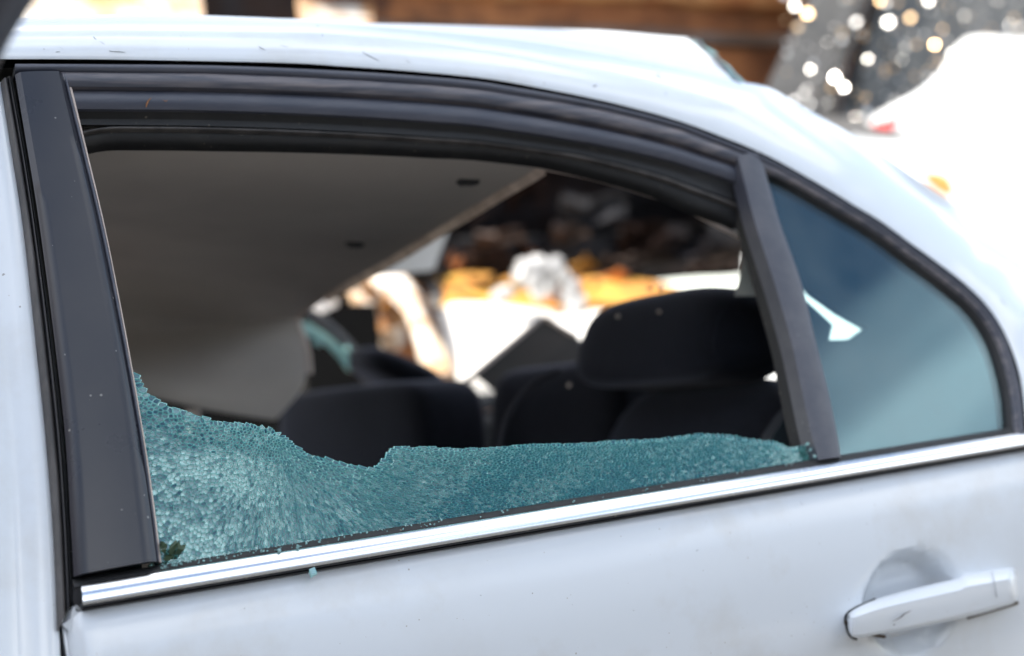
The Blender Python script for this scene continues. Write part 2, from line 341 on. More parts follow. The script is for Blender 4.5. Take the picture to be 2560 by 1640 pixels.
# ---- upper window frame: mouldings, channel, lips
l1 = L1px; l2 = offs(D2); l3 = offs(D3); l4 = offs(D4)
def seg(px, x0, x1, o): return lay(cut(px, x0, x1), o)
def pair(pa, pb, x0, x1, oa, ob):
    ia = [i for i, p in enumerate(L1px) if x0 <= p.x <= x1]
    return [PD(pa[i].x, pa[i].y, oa) for i in ia], [PD(pb[i].x, pb[i].y, ob) for i in ia]
A, B = pair(offs([(0, -6)]), l2, -690, 2600, .016, .016); loft('roof_groove', [A, B], M['groove'], car, thick=.006)
A, B = pair(l2, l3, 30, 2600, .0, .0); bead('outer_moulding', A, B, M['moulding'], door, h=.0035, deep=.014)
A, B = pair(l3, l4, 120, 2600, .002, .003); bead('dusty_moulding', A, B, M['dusty'], door, h=.0035, deep=.016)
l5 = offs(D5); l6 = offs(D6); l7 = offs(D7); l8 = offs(D8)
A, B = pair(l4, l5, 150, 1900, .016, .018); loft('run_groove', [A, B], M['groove'], door, thick=.004)
A, B = pair(l5, l6, 150, 1905, .010, .014); bead('window_run_channel', A, B, M['moulding'], door, h=.003, deep=.01)
A, B = pair(l6, l7, 150, 1930, .020, .030); loft('run_channel_wall', [A, [(a+b)/2 + Vector((0, .004, 0)) for a, b in zip(A, B)], B], M['rubber_matt'], door, thick=.004)
# inner lip, rounded down into the front corner
def lipd(x, base): return base + (0 if x > 300 else ((300-x)/80)**2*9)
l7b = [Vector((p.x, p.y + lipd(p.x, 0))) for p in l7]; l8b = [Vector((p.x, p.y + lipd(p.x, 0)*1.25)) for p in l8]
l7c = [a.lerp(b, .16) for a, b in zip(l7b, l8b)]
A, B = pair(l7b, l7c, 195, 1940, .027, .027); bead('inner_lip', A, B, M['weather'], door, h=.002, deep=.006)
A, B = pair(l7c, l8b, 195, 1950, .034, .040); bead('inner_seal', A, B, M['rubber_matt'], door, h=.004, deep=.012)
pk = smooth_curve([(1080, 380), (1200, 388), (1300, 398), (1360, 411), (1480, 435), (1600, 468), (1700, 503), (1800, 554), (1850, 579), (1905, 606)], 50)
bead('torn_trim_edge', [PD(p.x, p.y, .052) for p in pk], [PD(p.x-1, p.y+interp([(1080, 3), (1300, 9), (1900, 14)], p.x), .053) for p in pk], M['pinktrim'], car, h=.001, deep=.004)

# ---- black pillar cover between the doors
ring = [(37, 187), (156, 184), (168, 232), (205, 385), (256, 588), (306, 840), (348, 1080), (396, 1404), (300, 1420), (184, 1440), (162, 1080), (96, 545)]
ap = [PD(u, v, -.004) for u, v in ring]
Lc = smooth_curve([(37, 187), (66, 360), (96, 545), (130, 800), (162, 1080), (176, 1300), (184, 1442)], 24)
Rc = smooth_curve([(156, 184), (172, 250), (205, 385), (251, 580), (303, 840), (346, 1080), (372, 1250), (392, 1404)], 24)
rows = []
for k in range(11):
    t = k/10; edge = min(t, 1-t)
    h = .004 if edge > .05 else .004*edge/.05
    rows.append([PD(*a.lerp(b, t), -.001) + GN*(h + .001*math.sin(math.pi*t)) for a, b in zip(Lc, Rc)])
rows.append([PD(b.x, b.y, .008) for b in Rc]); rows.append([PD(a.x, a.y, .008) for a in Lc])
loft('pillar_cover', rows, M['applique'], door, wrap=True, caps=True)
R2 = [p + Vector((interp([(184, 9), (600, 11), (1404, 6)], p.y), 2)) for p in Rc]; R3 = [p + Vector((interp([(184, 16), (600, 15), (1404, 12)], p.y), 3)) for p in Rc]
bead('cover_lip', lay(Rc, .001), lay(R2, .001), M['moulding'], door, h=.0022, deep=.010)
bead('cover_lip', lay(R2, .004), lay(R3, .006), M['pinktrim'], door, h=.0012, deep=.012)  # beige: highlight along the cover edge put into the colour
# weatherstrip ahead of the cover
W0 = smooth_curve([(2, 205), (22, 330), (58, 560), (88, 830), (116, 1100), (135, 1350), (144, 1578)], 26)
W3 = [a for a in smooth_curve([(30, 190), (62, 360), (91, 545), (126, 800), (157, 1080), (172, 1300), (181, 1500)], 26)]
W1 = [a.lerp(b, .55) for a, b in zip(W0, W3)]; W2 = [a.lerp(b, .80) for a, b in zip(W0, W3)]
bead('door_weatherstrip', lay(W0, .012), lay(W1, .010), M['weather'], door, h=.004, deep=.02)
bead('door_weatherstrip', lay(W1, .011), lay(W2, .008), M['rubber'], door, h=.003, deep=.02)
bead('door_weatherstrip', lay(W2, .012), lay(W3, .012), M['rubber_matt'], door, h=.001, deep=.02)
plate('shut_gap_filler', [PD(u, v, .03) for u, v in [(120, 1380), (200, 1380), (215, 1640), (150, 1680), (120, 1580)]], Vector((0, .03, 0)), M['rubber_matt'], car)

# ---- B pillar (white) ahead of the door
BW = [p + Vector((4, 0)) for p in smooth_curve([(2, 205), (22, 330), (58, 560), (88, 830), (116, 1100), (135, 1350), (146, 1578), (150, 1700), (152, 2400)], 40)]
rows = []
for dx, o in [(0, .03), (-3, .016), (-22, .012), (-52, .013), (-80, .017), (-100, .016), (-135, .010), (-220, .012), (-420, .03), (-430, .09)]:
    rows.append([PD(p.x + dx*interp([(200, .8), (1600, 1.1)], p.y), p.y, o) for p in BW])
loft('centre_pillar', rows, M['paint'], car, thick=.004)

# ---- quarter window divider bar
dl = smooth_curve([(1834, 392), (1846, 440), (1872, 545), (1902, 640), (1935, 745), (1970, 868), (1994, 985), (2016, 1085), (2036, 1152)], 24)
dr = smooth_curve([(1896, 380), (1909, 414), (1951, 560), (2000, 696), (2037, 842), (2073, 987), (2094, 1090), (2102, 1143)], 24)
bead('quarter_divider', lay([a.lerp(b, .16) for a, b in zip(dl, dr)], -.001), lay(dr, -.001), M['moulding2'], door, h=.002, deep=.02, n=8)
bead('divider_run_seal', lay([a + Vector((-interp([(400, 2), (700, 12), (1150, 16)], a.y), 0)) for a in dl], .018), lay([a.lerp(b, .18) for a, b in zip(dl, dr)], .010), M['rubber_matt'], door, h=.002, deep=.02)

# ---- quarter window glass and seal
q_out = cut(offs([(1800, 40), (1933, 47), (2064, 49), (2391, 50), (2560, 48)]), 1930, 2570)
gl_edge = lay(q_out, .008); A, B = pair(l4, offs([(1800, 38), (1933, 48), (2064, 50), (2391, 51), (2560, 50)]), 1905, 2600, .004, .010)
bead('quarter_seal', A, B, M['rubber_matt'], door, h=.002, deep=.012)
gring = [p for p in cut(offs([(1800, 36), (2000, 42), (2560, 42)]), 1890, 2570)] + [Vector((2530, 1100)), Vector((2090, 1165)), Vector((2050, 1000)), Vector((2000, 800)), Vector((1930, 560)), Vector((1890, 420))]
def curved(u, v, o=.009):
    p = PD(u, v, o); s = (p.z-1.1); return p + Vector((0, .10*s*s*.6 + .05*(p.x-.8)**2*.4, 0))
# dense patch so that the pane is gently curved
qv = []; qf = []; nq = 26
qtop = smooth_curve([tuple(p) for p in cut(offs([(1800, 36), (2000, 42), (2560, 42)]), 1880, 2570)], nq)
qbot = [Vector((2060 + (2535-2060)*(i/(nq-1)), 1172 - (1172-1095)*(i/(nq-1)))) for i in range(nq)]
qrows = [[curved(*(a.lerp(b, j/14))) for a, b in zip(qtop, qbot)] for j in range(15)]
qg = loft('quarter_window', qrows, M['qglass'], car, thick=.004, autosmooth=80)

# ---- roof rail, roof panel, rear pillar skin
P1 = {i: PD(p.x, p.y, -.004) for i, p in enumerate(L1px)}
L0 = [(-90, 46), (55, 43), (345, 41), (487, 42), (749, 47), (860, 57), (1214, 66), (1505, 78), (1694, 97), (1760, 128), (1853, 200), (1918, 216), (1955, 236), (2042, 287), (2136, 340), (2205, 385), (2260, 424), (2336, 476), (2409, 524), (2456, 562), (2560, 636), (2680, 724), (2800, 830)]
DT = [(-90, 60), (55, 56), (345, 54), (749, 58), (860, 62), (1214, 90), (1359, 109), (1710, 173), (1820, 200), (1853, 204), (1918, 218), (2042, 289)]
# upper edge of the rail: the ditch line while there is a roof panel, then the pillar outline
rail_top = smooth_curve([(-700, 90), (-90, 58), (55, 54), (345, 52), (749, 57), (860, 62), (1030, 74), (1214, 91), (1359, 109), (1540, 140), (1710, 173), (1820, 199), (1918, 217), (1962, 240), (2042, 287), (2136, 340), (2205, 385), (2260, 424), (2336, 476), (2409, 524), (2456, 562), (2560, 636), (2660, 712), (2740, 800), (2790, 920), (2800, 1080)], 140)
# pair each upper point with a lower point by arc fraction of knots
low = smooth_curve([(-700, 182), (-90, 150), (36, 148), (291, 149), (700, 157), (860, 166), (1040, 179), (1210, 196), (1340, 218), (1500, 250), (1640, 285), (1730, 313), (1809, 343), (1860, 363), (1933, 396), (2020, 444), (2085, 482), (2140, 516), (2205, 555), (2282, 612), (2330, 646), (2420, 716), (2480, 780), (2525, 862), (2553, 955), (2568, 1085)], 140)
def ydelta(u): return interp([(0, .055), (1000, .06), (1800, .085), (2100, .12), (2800, .16)], u)
rows = []
prof = [(-.02, .012), (0, .002), (.03, -.001), (.12, .000), (.3, .04), (.5, .14), (.68, .32), (.82, .56), (.93, .82), (1, 1)]
n = len(low)
for (t, k) in prof:
    r = []
    for a, b in zip(low, rail_top):
        pa = PD(a.x, a.y, -.004); q = a.lerp(b, max(t, 0)); Y = pa.y + k*ydelta(b.x) + (.012 if t < 0 else 0)
        p = PY(q.x, q.y, Y)
        dent = mnoise.noise(Vector((q.x*.011, q.y*.013, .3)))*interp([(1700, 0), (2200, .35), (2500, 1), (2800, 1)], q.x)*.006*math.sin(math.pi*max(t, 0))
        p.y += dent
        r.append(p)
    rows.append(r)
rail = loft('roof_rail', rows, M['paint'], car, thick=.003, autosmooth=70)
# return of the rear pillar towards the rear window
i0 = next(i for i, p in enumerate(rail_top) if p.x > 1880)
edge = rows[-1][i0:]
loft('pillar_return', [edge, [p + Vector((.012, .02, -.003)) for p in edge], [p + Vector((.02, .06, -.03)) for p in edge]], M['paint'], car, thick=.003)
# roof panel: from the ditch up over the crown and across the car
dv = smooth_curve([(-700, 90), (-90, 58), (55, 54), (345, 52), (749, 57), (860, 62), (1030, 74), (1214, 91), (1359, 109), (1540, 140), (1710, 173), (1836, 203)], 60)
cv = smooth_curve([(-700, 77), (-90, 45), (55, 43), (345, 41), (487, 42), (749, 47), (860, 56), (1030, 60), (1214, 66), (1505, 78), (1640, 90), (1716, 96)], 60)
R_ = []
for k in range(7):
    t = k/6; r = []
    for a, b in zip(dv, cv):
        ya = PD(a.x, a.y+100, -.004).y + ydelta(a.x)
        q = a.lerp(b, t); Y = ya + (interp([(0, .05), (860, .09), (1200, .22), (1716, .40)], b.x))*(t**1.3)
        p = PY(q.x, q.y, Y)
        if k == 0: p += Vector((0, 0, -.002))
        p.z += .004*math.sin(math.pi*t)*math.sin(b.x*.004)
        r.append(p)
    R_.append(r)
last = R_[-1]
for (dy, dz) in [(.06, .008), (.18, .004), (.40, -.03), (.65, -.09), (.85, -.16), (.95, -.24)]:
    R_.append([p + Vector((0, dy, dz)) for p in last])
M['paint_dull'] = mat('weathered_roof_paint', (.73, .755, .775), .6, var=[(.66, .675, .68), (.60, .58, .55)], scale=4, lo=.52, hi=.85, spec=.2)
roof = loft('roof_panel', R_, M['paint_dull'], car, thick=.003, autosmooth=60)
# shattered rear glass still hanging on the back edge of the roof
crn = PY(1722, 96, last[-1].y + .002)
hang = [R_[k][-1] for k in range(0, 9)]
rv = []
bmv = []
re_ = smooth_curve([tuple(p) for p in hang], 30)
rows = [[p + Vector((.004, 0, 0)) for p in re_], [p + Vector((.016 + .006*mnoise.noise(p*60), 0, -.002 + .004*mnoise.noise(p*40 + Vector((3, 0, 0))))) for p in re_], [p + Vector((.026 + .02*max(0, mnoise.noise(p*35)), 0, -.012 + .006*mnoise.noise(p*50))) for p in re_]]
loft('rear_glass_remnant', rows, M['crumb'], car, thick=.004, smooth=False)
tube('rear_glass_seal', [tuple(p + Vector((.006, 0, -.002))) for p in re_[::4]], .004, M['rubber'], car, sides=6)

# ---- door handle
def HY(u, v, y): return PY(u, v, y)
hl_top = smooth_curve([(2117, 1540), (2134, 1524), (2189, 1499), (2290, 1470), (2396, 1445), (2408, 1437), (2470, 1428), (2528, 1420), (2542, 1428)], 40)
hl_bot = smooth_curve([(2120, 1572), (2136, 1594), (2209, 1584), (2300, 1569), (2400, 1547), (2450, 1535), (2500, 1520), (2536, 1508), (2546, 1490)], 40)
rows = []
for t, y in [(0, -.022), (0, -.038), (.03, -.042), (.25, -.0555), (.30, -.057), (.6, -.0575), (.9, -.055), (.97, -.050), (1, -.042), (1, -.022)]:
    rows.append([])
    for i, (a, b) in enumerate(zip(hl_top, hl_bot)):
        s = i/39; e = min(1, min(s/.07, (1-s)/.05))
        yy = -.024 + (y+.024)*(math.sqrt(max(0, 1-(1-e)**2)))
        q = a.lerp(b, t); rows[-1].append(PY(q.x, q.y, yy))
hnd = loft('door_handle', rows, M['paint'], door, wrap=True, caps=True, autosmooth=35)
# seam before the end cap and the dark gasket behind the handle
sm = [PY(u, v, y) for u, v, y in [(2478, 1427, -.046), (2484, 1445, -.0555), (2491, 1485, -.0585), (2496, 1519, -.046)]]
tube('handle_seam', [tuple(p) for p in sm], .0004, M['scuff_light'], hnd, sides=6)
tube('handle_gap', [tuple(PY(u, v, -.0245)) for u, v in [(2188, 1497), (2134, 1522), (2113, 1542), (2117, 1570), (2126, 1590), (2142, 1599)]], .0011, M['rubber_matt'], hnd, sides=6)
for a, b in [((2112, 1556), (2212, 1594)), ((2420, 1549), (2544, 1512))]:
    pts = [PY(a[0] + (b[0]-a[0])*t, a[1] + (b[1]-a[1])*t + (8*math.sin(math.pi*t) - 2 if a[0] < 2200 else -5), -.025) for t in (0, .33, .66, 1)]
    tube('handle_gasket', [tuple(p) for p in pts], .0018, M['gasket'], hnd, sides=8)

# ---- broken side window: fragments clinging together
S = 2560/2404
top = [(316, 885), (322, 897), (330, 915), (345, 930), (365, 945), (385, 958), (410, 965), (440, 975), (470, 985), (505, 990), (520, 997), (575, 997), (605, 1005), (640, 1012), (665, 1028), (690, 1048), (720, 1065), (735, 1077), (770, 1080), (800, 1088), (840, 1097), (880, 1103), (895, 1097), (915, 1070), (935, 1050), (960, 1052), (1010, 1052), (1060, 1056), (1150, 1055), (1250, 1047), (1350, 1045), (1450, 1038), (1540, 1035), (1620, 1025), (1660, 1022), (1720, 1028), (1770, 1035), (1815, 1040), (1840, 1050), (1860, 1056), (1885, 1050), (1905, 1050), (1925, 1060)]
top = [(a*S, b*S) for a, b in top]
def top_y(x): return interp(top, x)
def bot_y(x): return 1449 - (x-178)*(402/2482) + 4
def left_x(y): return interp([(900, 318), (1080, 346), (1250, 372), (1404, 392)], y)
IMP = Vector((668, 1088)); IMP2 = Vector((985, 1180))
def field(x, y):               # cell size, long axis, stretch
    d = Vector((x, y)) - IMP; r = d.length; a = math.atan2(d.y, d.x)
    if x < 900:
        size = 6.6 + min(r, 320)*.010; st = 1.15
        if y > IMP.y + 60 and x > 520: st = 1.15 + min(1.3, (y-IMP.y-60)/120)
        if x > 700: st = max(st, 2.5)
        if x < 560: st = 1.35; size += 1.2
        return size, a, st
    t = min(1, (x-900)/500)
    ang = a*(1-t*.35) + t*.0; ang = ang*(1-t) + (-.16 + .25*math.sin(x*.006))*t
    st = 3.2*(1-t) + 1.5*t; size = 7.6*(1-t) + 6.0*t
    if x > 1500: size = 5.9
    return size, ang, st
seeds = []; cellsz = 20; gridh = {}
def mdist(dx, dy, f):
    s, a, st = f; c, si = math.cos(a), math.sin(a); u = (dx*c + dy*si)/(s*math.sqrt(st)); v = (-dx*si + dy*c)/(s/math.sqrt(st)); return math.hypot(u, v)
def near(x, y, rad):
    k0 = int((x-rad)//cellsz); k1 = int((x+rad)//cellsz); m0 = int((y-rad)//cellsz); m1 = int((y+rad)//cellsz)
    for i in range(k0, k1+1):
        for j in range(m0, m1+1):
            for s in gridh.get((i, j), ()): yield s
for _ in range(120000):
    x = rnd.uniform(325, 2062); y = rnd.uniform(940, 1430)
    if y < top_y(x)-1 or y > bot_y(x)+8 or x < left_x(y)-6: continue
    f = field(x, y)
    if any(mdist(s[0]-x, s[1]-y, f) < .82 for s in near(x, y, 26)): continue
    gridh.setdefault((int(x//cellsz), int(y//cellsz)), []).append((x, y)); seeds.append((x, y, f))
def clip(poly, nx, ny, c):
    o = []
    for i in range(len(poly)):
        p, q = poly[i], poly[(i+1) % len(poly)]; dp = p[0]*nx + p[1]*ny - c; dq = q[0]*nx + q[1]*ny - c
        if dp <= 0: o.append(p)
        if (dp < 0 < dq) or (dq < 0 < dp):
            t = dp/(dp-dq); o.append((p[0] + (q[0]-p[0])*t, p[1] + (q[1]-p[1])*t))
    return o
frags = []
for (x, y, f) in seeds:
    s, a, st = f; ca, sa = math.cos(a), math.sin(a); kx = 1/(s*math.sqrt(st)); ky = math.sqrt(st)/s
    poly = [(-1.15, -1.15), (1.15, -1.15), (1.15, 1.15), (-1.15, 1.15)]
    for q in near(x, y, 42):
        dx, dy = q[0]-x, q[1]-y
        if dx == 0 and dy == 0: continue
        u = (dx*ca + dy*sa)*kx; v = (-dx*sa + dy*ca)*ky
        if u*u + v*v < 9: poly = clip(poly, u, v, (u*u + v*v)/2)
        if len(poly) < 3: break
    if len(poly) < 3: continue
    pp = [(x + (u/kx)*ca - (v/ky)*sa, y + (u/kx)*sa + (v/ky)*ca) for u, v in poly]
    ar = abs(sum(pp[i][0]*pp[(i+1) % len(pp)][1] - pp[(i+1) % len(pp)][0]*pp[i][1] for i in range(len(pp))))/2
    if ar < 6: continue
    frags.append((ar, x, y, pp))
frags.sort(key=lambda k: -k[0])
def pane_sag(x, y):            # the loosened sheet bulges and sags a little
    return .004*math.sin((x-330)/1700*math.pi) + .0035*math.exp(-((x-660)**2 + (y-1110)**2)/(2*110**2)) + .0012*mnoise.noise(Vector((x*.006, y*.008, 4.2)))
def frag_geo(fr):
    ar, x, y, pp = fr; n = len(pp)
    c = PD(x, y, .012); up = Vector((rnd.gauss(0, .024), 0, rnd.gauss(0, .024)))
    base = .012 - pane_sag(x, y); gap = .955 if x < 900 else .94
    fr_, bk = [], []
    lift = rnd.gauss(0, .00025)
    for (u, v) in pp:
        uu, vv = x + (u-x)*gap, y + (v-y)*gap
        p = PD(uu, vv, .012 - pane_sag(uu, vv)); d = p-c
        p = p + GN*(d.dot(up) + lift); fr_.append(p); bk.append(p - GN*.0032)
    # small chamfer: rim ring between face and wall
    cen = sum(fr_, Vector())/n
    dt = y - top_y(x); rr = math.hypot(x-IMP.x, y-IMP.y)
    wd = .09 + .13*max(0, 1-dt/95) + (.10*max(0, 1-rr/190) if x < 900 else 0)
    wd *= rnd.uniform(.6, 1.35)
    inner = [p.lerp(cen, wd) for p in fr_]; rim = [p - GN*.00035 for p in fr_]
    v_ = inner + rim + bk; f_ = [tuple(range(n))] + [(i, (i+1) % n, n+(i+1) % n, n+i) for i in range(n)] + [(n+i, n+(i+1) % n, 2*n+(i+1) % n, 2*n+i) for i in range(n)] + [tuple(reversed(range(2*n, 3*n)))]
    m_ = [0] + [2]*n + [1]*n + [0]
    return v_, f_, m_
V, Fc, Mi = [], [], []
for fr in frags[300:]:
    v_, f_, m_ = frag_geo(fr); o_ = len(V); V += v_; Fc += [tuple(i+o_ for i in f) for f in f_]; Mi += m_
bw = mesh_obj('broken_window', V, Fc, None, car, smooth=False, mats=[M['shard'], M['crack'], M['rim']], fmat=Mi); bw['kind'] = 'stuff'; bw['label'] = 'shattered teal glass left standing along the door sill'
for fr in frags[:300]:
    v_, f_, m_ = frag_geo(fr); mesh_obj('glass_fragment', v_, f_, None, bw, smooth=False, mats=[M['shard'], M['crack'], M['rim']], fmat=m_)
print('fragments', len(frags))

# loose crumbs on seal, sill and seats
def crumb(p, r, parent, m='crumb', name='glass_crumb'):
    ax = Matrix.Rotation(rnd.uniform(0, 6.28), 3, Vector((rnd.random()-.5, rnd.random()-.5, rnd.random()-.5)).normalized())
    v = [p + ax @ Vector((sx*r*rnd.uniform(.6, 1.2), sy*r*rnd.uniform(.6, 1.2), sz*r*rnd.uniform(.5, 1))) for sx in (-1, 1) for sy in (-1, 1) for sz in (-1, 1)]
    f = [(0, 1, 3, 2), (4, 6, 7, 5), (0, 4, 5, 1), (2, 3, 7, 6), (0, 2, 6, 4), (1, 5, 7, 3)]
    return v, f
def crumbs(name, pts, parent, m):
    V, Fc = [], []
    for p, r in pts:
        v, f = crumb(p, r, None); o_ = len(V); V += v; Fc += [tuple(i+o_ for i in q) for q in f]
    o = mesh_obj(name, V, Fc, m, parent, smooth=False); o['kind'] = 'stuff'; return o
pts = []
for _ in range(150):
    x = 400 + 700*rnd.random()**1.4 if rnd.random() < .65 else rnd.uniform(330, 2000)
    y = 1449 - (x-178)*(402/2482) + rnd.uniform(-2, 13); pts.append((PY(x, y, .004) + Vector((0, -.002, .001)), rnd.uniform(.0003, .0008)))
for u, v in [(744, 1367), (698, 1376), (2018, 1110), (2026, 1124), (2036, 1140)]: pts.append((PY(u, v, .0), .0014))
crumbs('sill_crumbs', pts, bw, M['crumb'])
crumbs('stray_crumb', [(PY(782, 1431, -.012), .0026)], bw, M['crumb'])

# ---- hanging headliner
lc = [(190, 318, .19), (196, 350, .22), (205, 430, .30), (215, 520, .46), (225, 620, .82), (235, 700, 1.08), (250, 780, 1.16), (270, 840, 1.14), (300, 895, 1.08), (345, 942, 1.01)]
rc = [(1352, 380, .19), (1358, 408, .22), (1240, 481, .31), (1100, 567, .44), (955, 657, .66), (850, 716, .88), (765, 772, 1.06), (738, 800, 1.11), (754, 850, 1.09), (764, 905, 1.03)]
# ends of the curl
lc += [(350, 960, .98), (356, 985, .97)]; rc += [(758, 965, .98), (690, 1050, .96)]
nC = 34; colsL = smooth_curve(lc, 46); colsR = smooth_curve(rc, 46)
rows = []
for a, b in zip(colsL, colsR):
    r = []
    for k in range(nC):
        t = k/(nC-1); q = a.lerp(b, t)
        bow = 16*math.sin(math.pi*t)*(interp([(0, 0), (.25, -.0), (.6, .9), (1, .2)], (a.z-.17)/.9))
        r.append(PY(q.x, q.y + bow, q.z))
    rows.append(r)
hl = loft('hanging_headliner', rows, M['liner'], car, thick=-.004, autosmooth=80)
ec = [r[-1] for r in rows][2:30]
bead('headliner_edge', [p + Vector((0, 0, .002)) for p in ec], [p + Vector((.006, 0, -.010)) for p in ec], M['liner_edge'], hl, h=.002, deep=.004, nrm=Vector((.3, -.95, 0)))
ec2 = [r[-1] for r in rows][29:40]
bead('headliner_edge', [p for p in ec2], [p + Vector((.012, .004, .0)) for p in ec2], M['pinktrim'], hl, h=.002, deep=.004, nrm=Vector((.3, -.95, 0)))
for (u, v, Y, rx) in [(1172, 449, .285, 26), (888, 607, .56, 22)]:
    c = PY(u, v, Y-.012); e = PY(u+rx, v+6, Y-.012); a = (e-c)
    b = UPV*(a.length*.42)
    ringp = [c + a*math.cos(t*math.pi/8)*(1+.2*math.sin(t*2.1)) + b*math.sin(t*math.pi/8)*(1+.25*math.cos(t*1.7)) for t in range(16)]
    plate('clip_hole', ringp, Vector((0, .012, 0)), M['rubber'], hl)
    tb = [c - a*1.9 + b*.6, c - a*.8 + b*.9, c - a*.7 - b*.2, c - a*1.7 - b*.3]
    plate('clip_tab', tb, Vector((0, .01, 0)), M['liner'], hl)

# ---- rear seats
def seat_ax(lean, yaw=0):
    m = Matrix.Rotation(yaw, 3, 'Z') @ Matrix.Rotation(lean, 3, 'Y')
    return m @ Vector((1, 0, 0)), m @ Vector((0, 1, 0)), m @ Vector((0, 0, 1))
rs = mesh_obj('rear_seat', [], [], M['seat'], car)   # replaced below by the cushion mesh
bpy.data.objects.remove(rs)
def cushion_shape(q): return Vector((q.x*(1-.12*abs(q.y)**3), q.y, q.z))
hx = PY(1690, 851, .42)
ax = seat_ax(math.radians(8), math.radians(-4))
def hr_shape(q): return Vector((q.x*(1 - .18*max(0, q.z)) + .10*q.z, q.y*(1-.05*q.z), q.z - .05*abs(q.y)**3*(q.z > 0)))
rs = rbox('rear_seat', Vector((hx.x+.14, .60, hx.z-.36)), (.14, 1.16, .40), M['seat'], car, seat_ax(math.radians(12)), e=7, n=18)
hr = rbox('headrest', hx, (.135, .375, .122), M['seat'], rs, ax, e=4.4, n=24, shape=hr_shape)
# upholstered backrests: near one, middle one, far one tipped forward
rbox('backrest', Vector((hx.x + .02, .40, hx.z - .265)), (.17, .50, .42), M['seat'], rs, seat_ax(math.radians(10), math.radians(-3)), e=4.0, n=20, shape=lambda q: Vector((q.x*(1-.25*max(0, q.z)**2), q.y*(1-.16*max(0, q.z)**2), q.z)))
mb = PY(1270, 1030, .80)
rbox('backrest', Vector((hx.x + .07, .80, PY(1270, 932, .80).z - .15)), (.15, .40, .30), M['seat'], rs, seat_ax(math.radians(10)), e=7, n=18)
ft = PY(935, 962, 1.06)
rbox('backrest', Vector((ft.x, 1.08, ft.z - .165)), (.14, .46, .33), M['seat'], rs, seat_ax(math.radians(3), math.radians(10)), e=7, n=20)
fh = PY(990, 935, 1.25)
rbox('headrest', fh, (.17, .26, .062), M['seat'], rs, seat_ax(math.radians(28), math.radians(-14)), e=2.8, n=16)
rbox('seat_cushion', Vector((hx.x-.26, .60, .62)), (.50, 1.2, .16), M['seat'], rs, None, e=6)
# piping on backrest and headrest
pp = [PY(u, v, Y) for u, v, Y in [(1248, 1125, .60), (1262, 1060, .60), (1290, 1005, .60), (1340, 955, .60), (1400, 925, .58)]]
tube('piping', [tuple(p) for p in pp], .004, M['seat_piping'], rs, sides=6)
th_ = BVHTree.FromPolygons([v.co for v in hr.data.vertices], [tuple(p.vertices) for p in hr.data.polygons])
sq = []
for u, v in [(1800, 930), (1788, 880), (1790, 830), (1806, 785), (1840, 755), (1880, 742)]:
    d_ = ray(u, v).normalized(); h_ = th_.ray_cast(CAM, d_)[0]
    if h_: sq.append(tuple(h_))
if len(sq) > 2: tube('piping', sq, .0015, M['seat'], rs, sides=6)
# seat belt / side bolster
sb = [PY(u, v, .16) for u, v in [(1915, 1130), (1935, 1085), (1965, 1040), (1992, 1010), (2012, 1120)]]
plate('side_bolster', sb, Vector((0, .02, 0)), M['belt'], rs)
pts = [(PY(u, v, y) , r) for u, v, y, r in [(1423, 963, .50, .0026), (1545, 790, .36, .0022), (1648, 780, .36, .0022), (1625, 722, .42, .003), (1652, 722, .42, .003), (1126, 1032, .86, .003)]]
crumbs('seat_crumbs', pts, rs, M['pinktrim'])

# ---- dark trim that closes the cabin: far door, front seats, pillar back
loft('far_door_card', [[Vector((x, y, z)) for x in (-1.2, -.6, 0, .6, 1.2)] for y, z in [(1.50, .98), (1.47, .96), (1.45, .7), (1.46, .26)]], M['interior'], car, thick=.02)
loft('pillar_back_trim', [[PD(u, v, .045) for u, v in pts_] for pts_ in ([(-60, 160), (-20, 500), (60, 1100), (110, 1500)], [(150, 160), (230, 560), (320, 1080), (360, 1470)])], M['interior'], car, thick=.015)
for yy in (.42, 1.10):
    fs = rbox('front_seat', Vector((-.22, yy, .72)), (.16, .50, .62), M['seat'], car, seat_ax(math.radians(16)), e=5)
    rbox('seat_cushion', Vector((-.50, yy, .42)), (.52, .5, .18), M['seat'], fs, None, e=5)
    rbox('headrest', Vector((-.12, yy, 1.10)), (.10, .26, .16), M['seat'], fs, seat_ax(math.radians(12)), e=3.5)
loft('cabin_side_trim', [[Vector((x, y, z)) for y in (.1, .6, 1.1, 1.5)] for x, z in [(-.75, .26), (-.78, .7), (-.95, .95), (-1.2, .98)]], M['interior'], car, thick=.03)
# ---- rear shelf, pillar inside trims, far side, floor
shf = plate('parcel_shelf', [PY(1185, 938, 1.05), PY(1290, 850, 1.10), PY(1358, 798, 1.12), PY(1440, 842, 1.0), PY(1500, 960, .9), PY(1250, 990, .95)], Vector((.03, .02, -.01)), M['shelf'], car)
tube('shelf_edge', [tuple(PY(u, v, Y)) for u, v, Y in [(1150, 965, 1.045), (1190, 932, 1.045), (1290, 848, 1.095), (1356, 797, 1.115), (1400, 818, 1.06), (1440, 842, 1.0)]], .0045, M['pinktrim'], shf, sides=6)
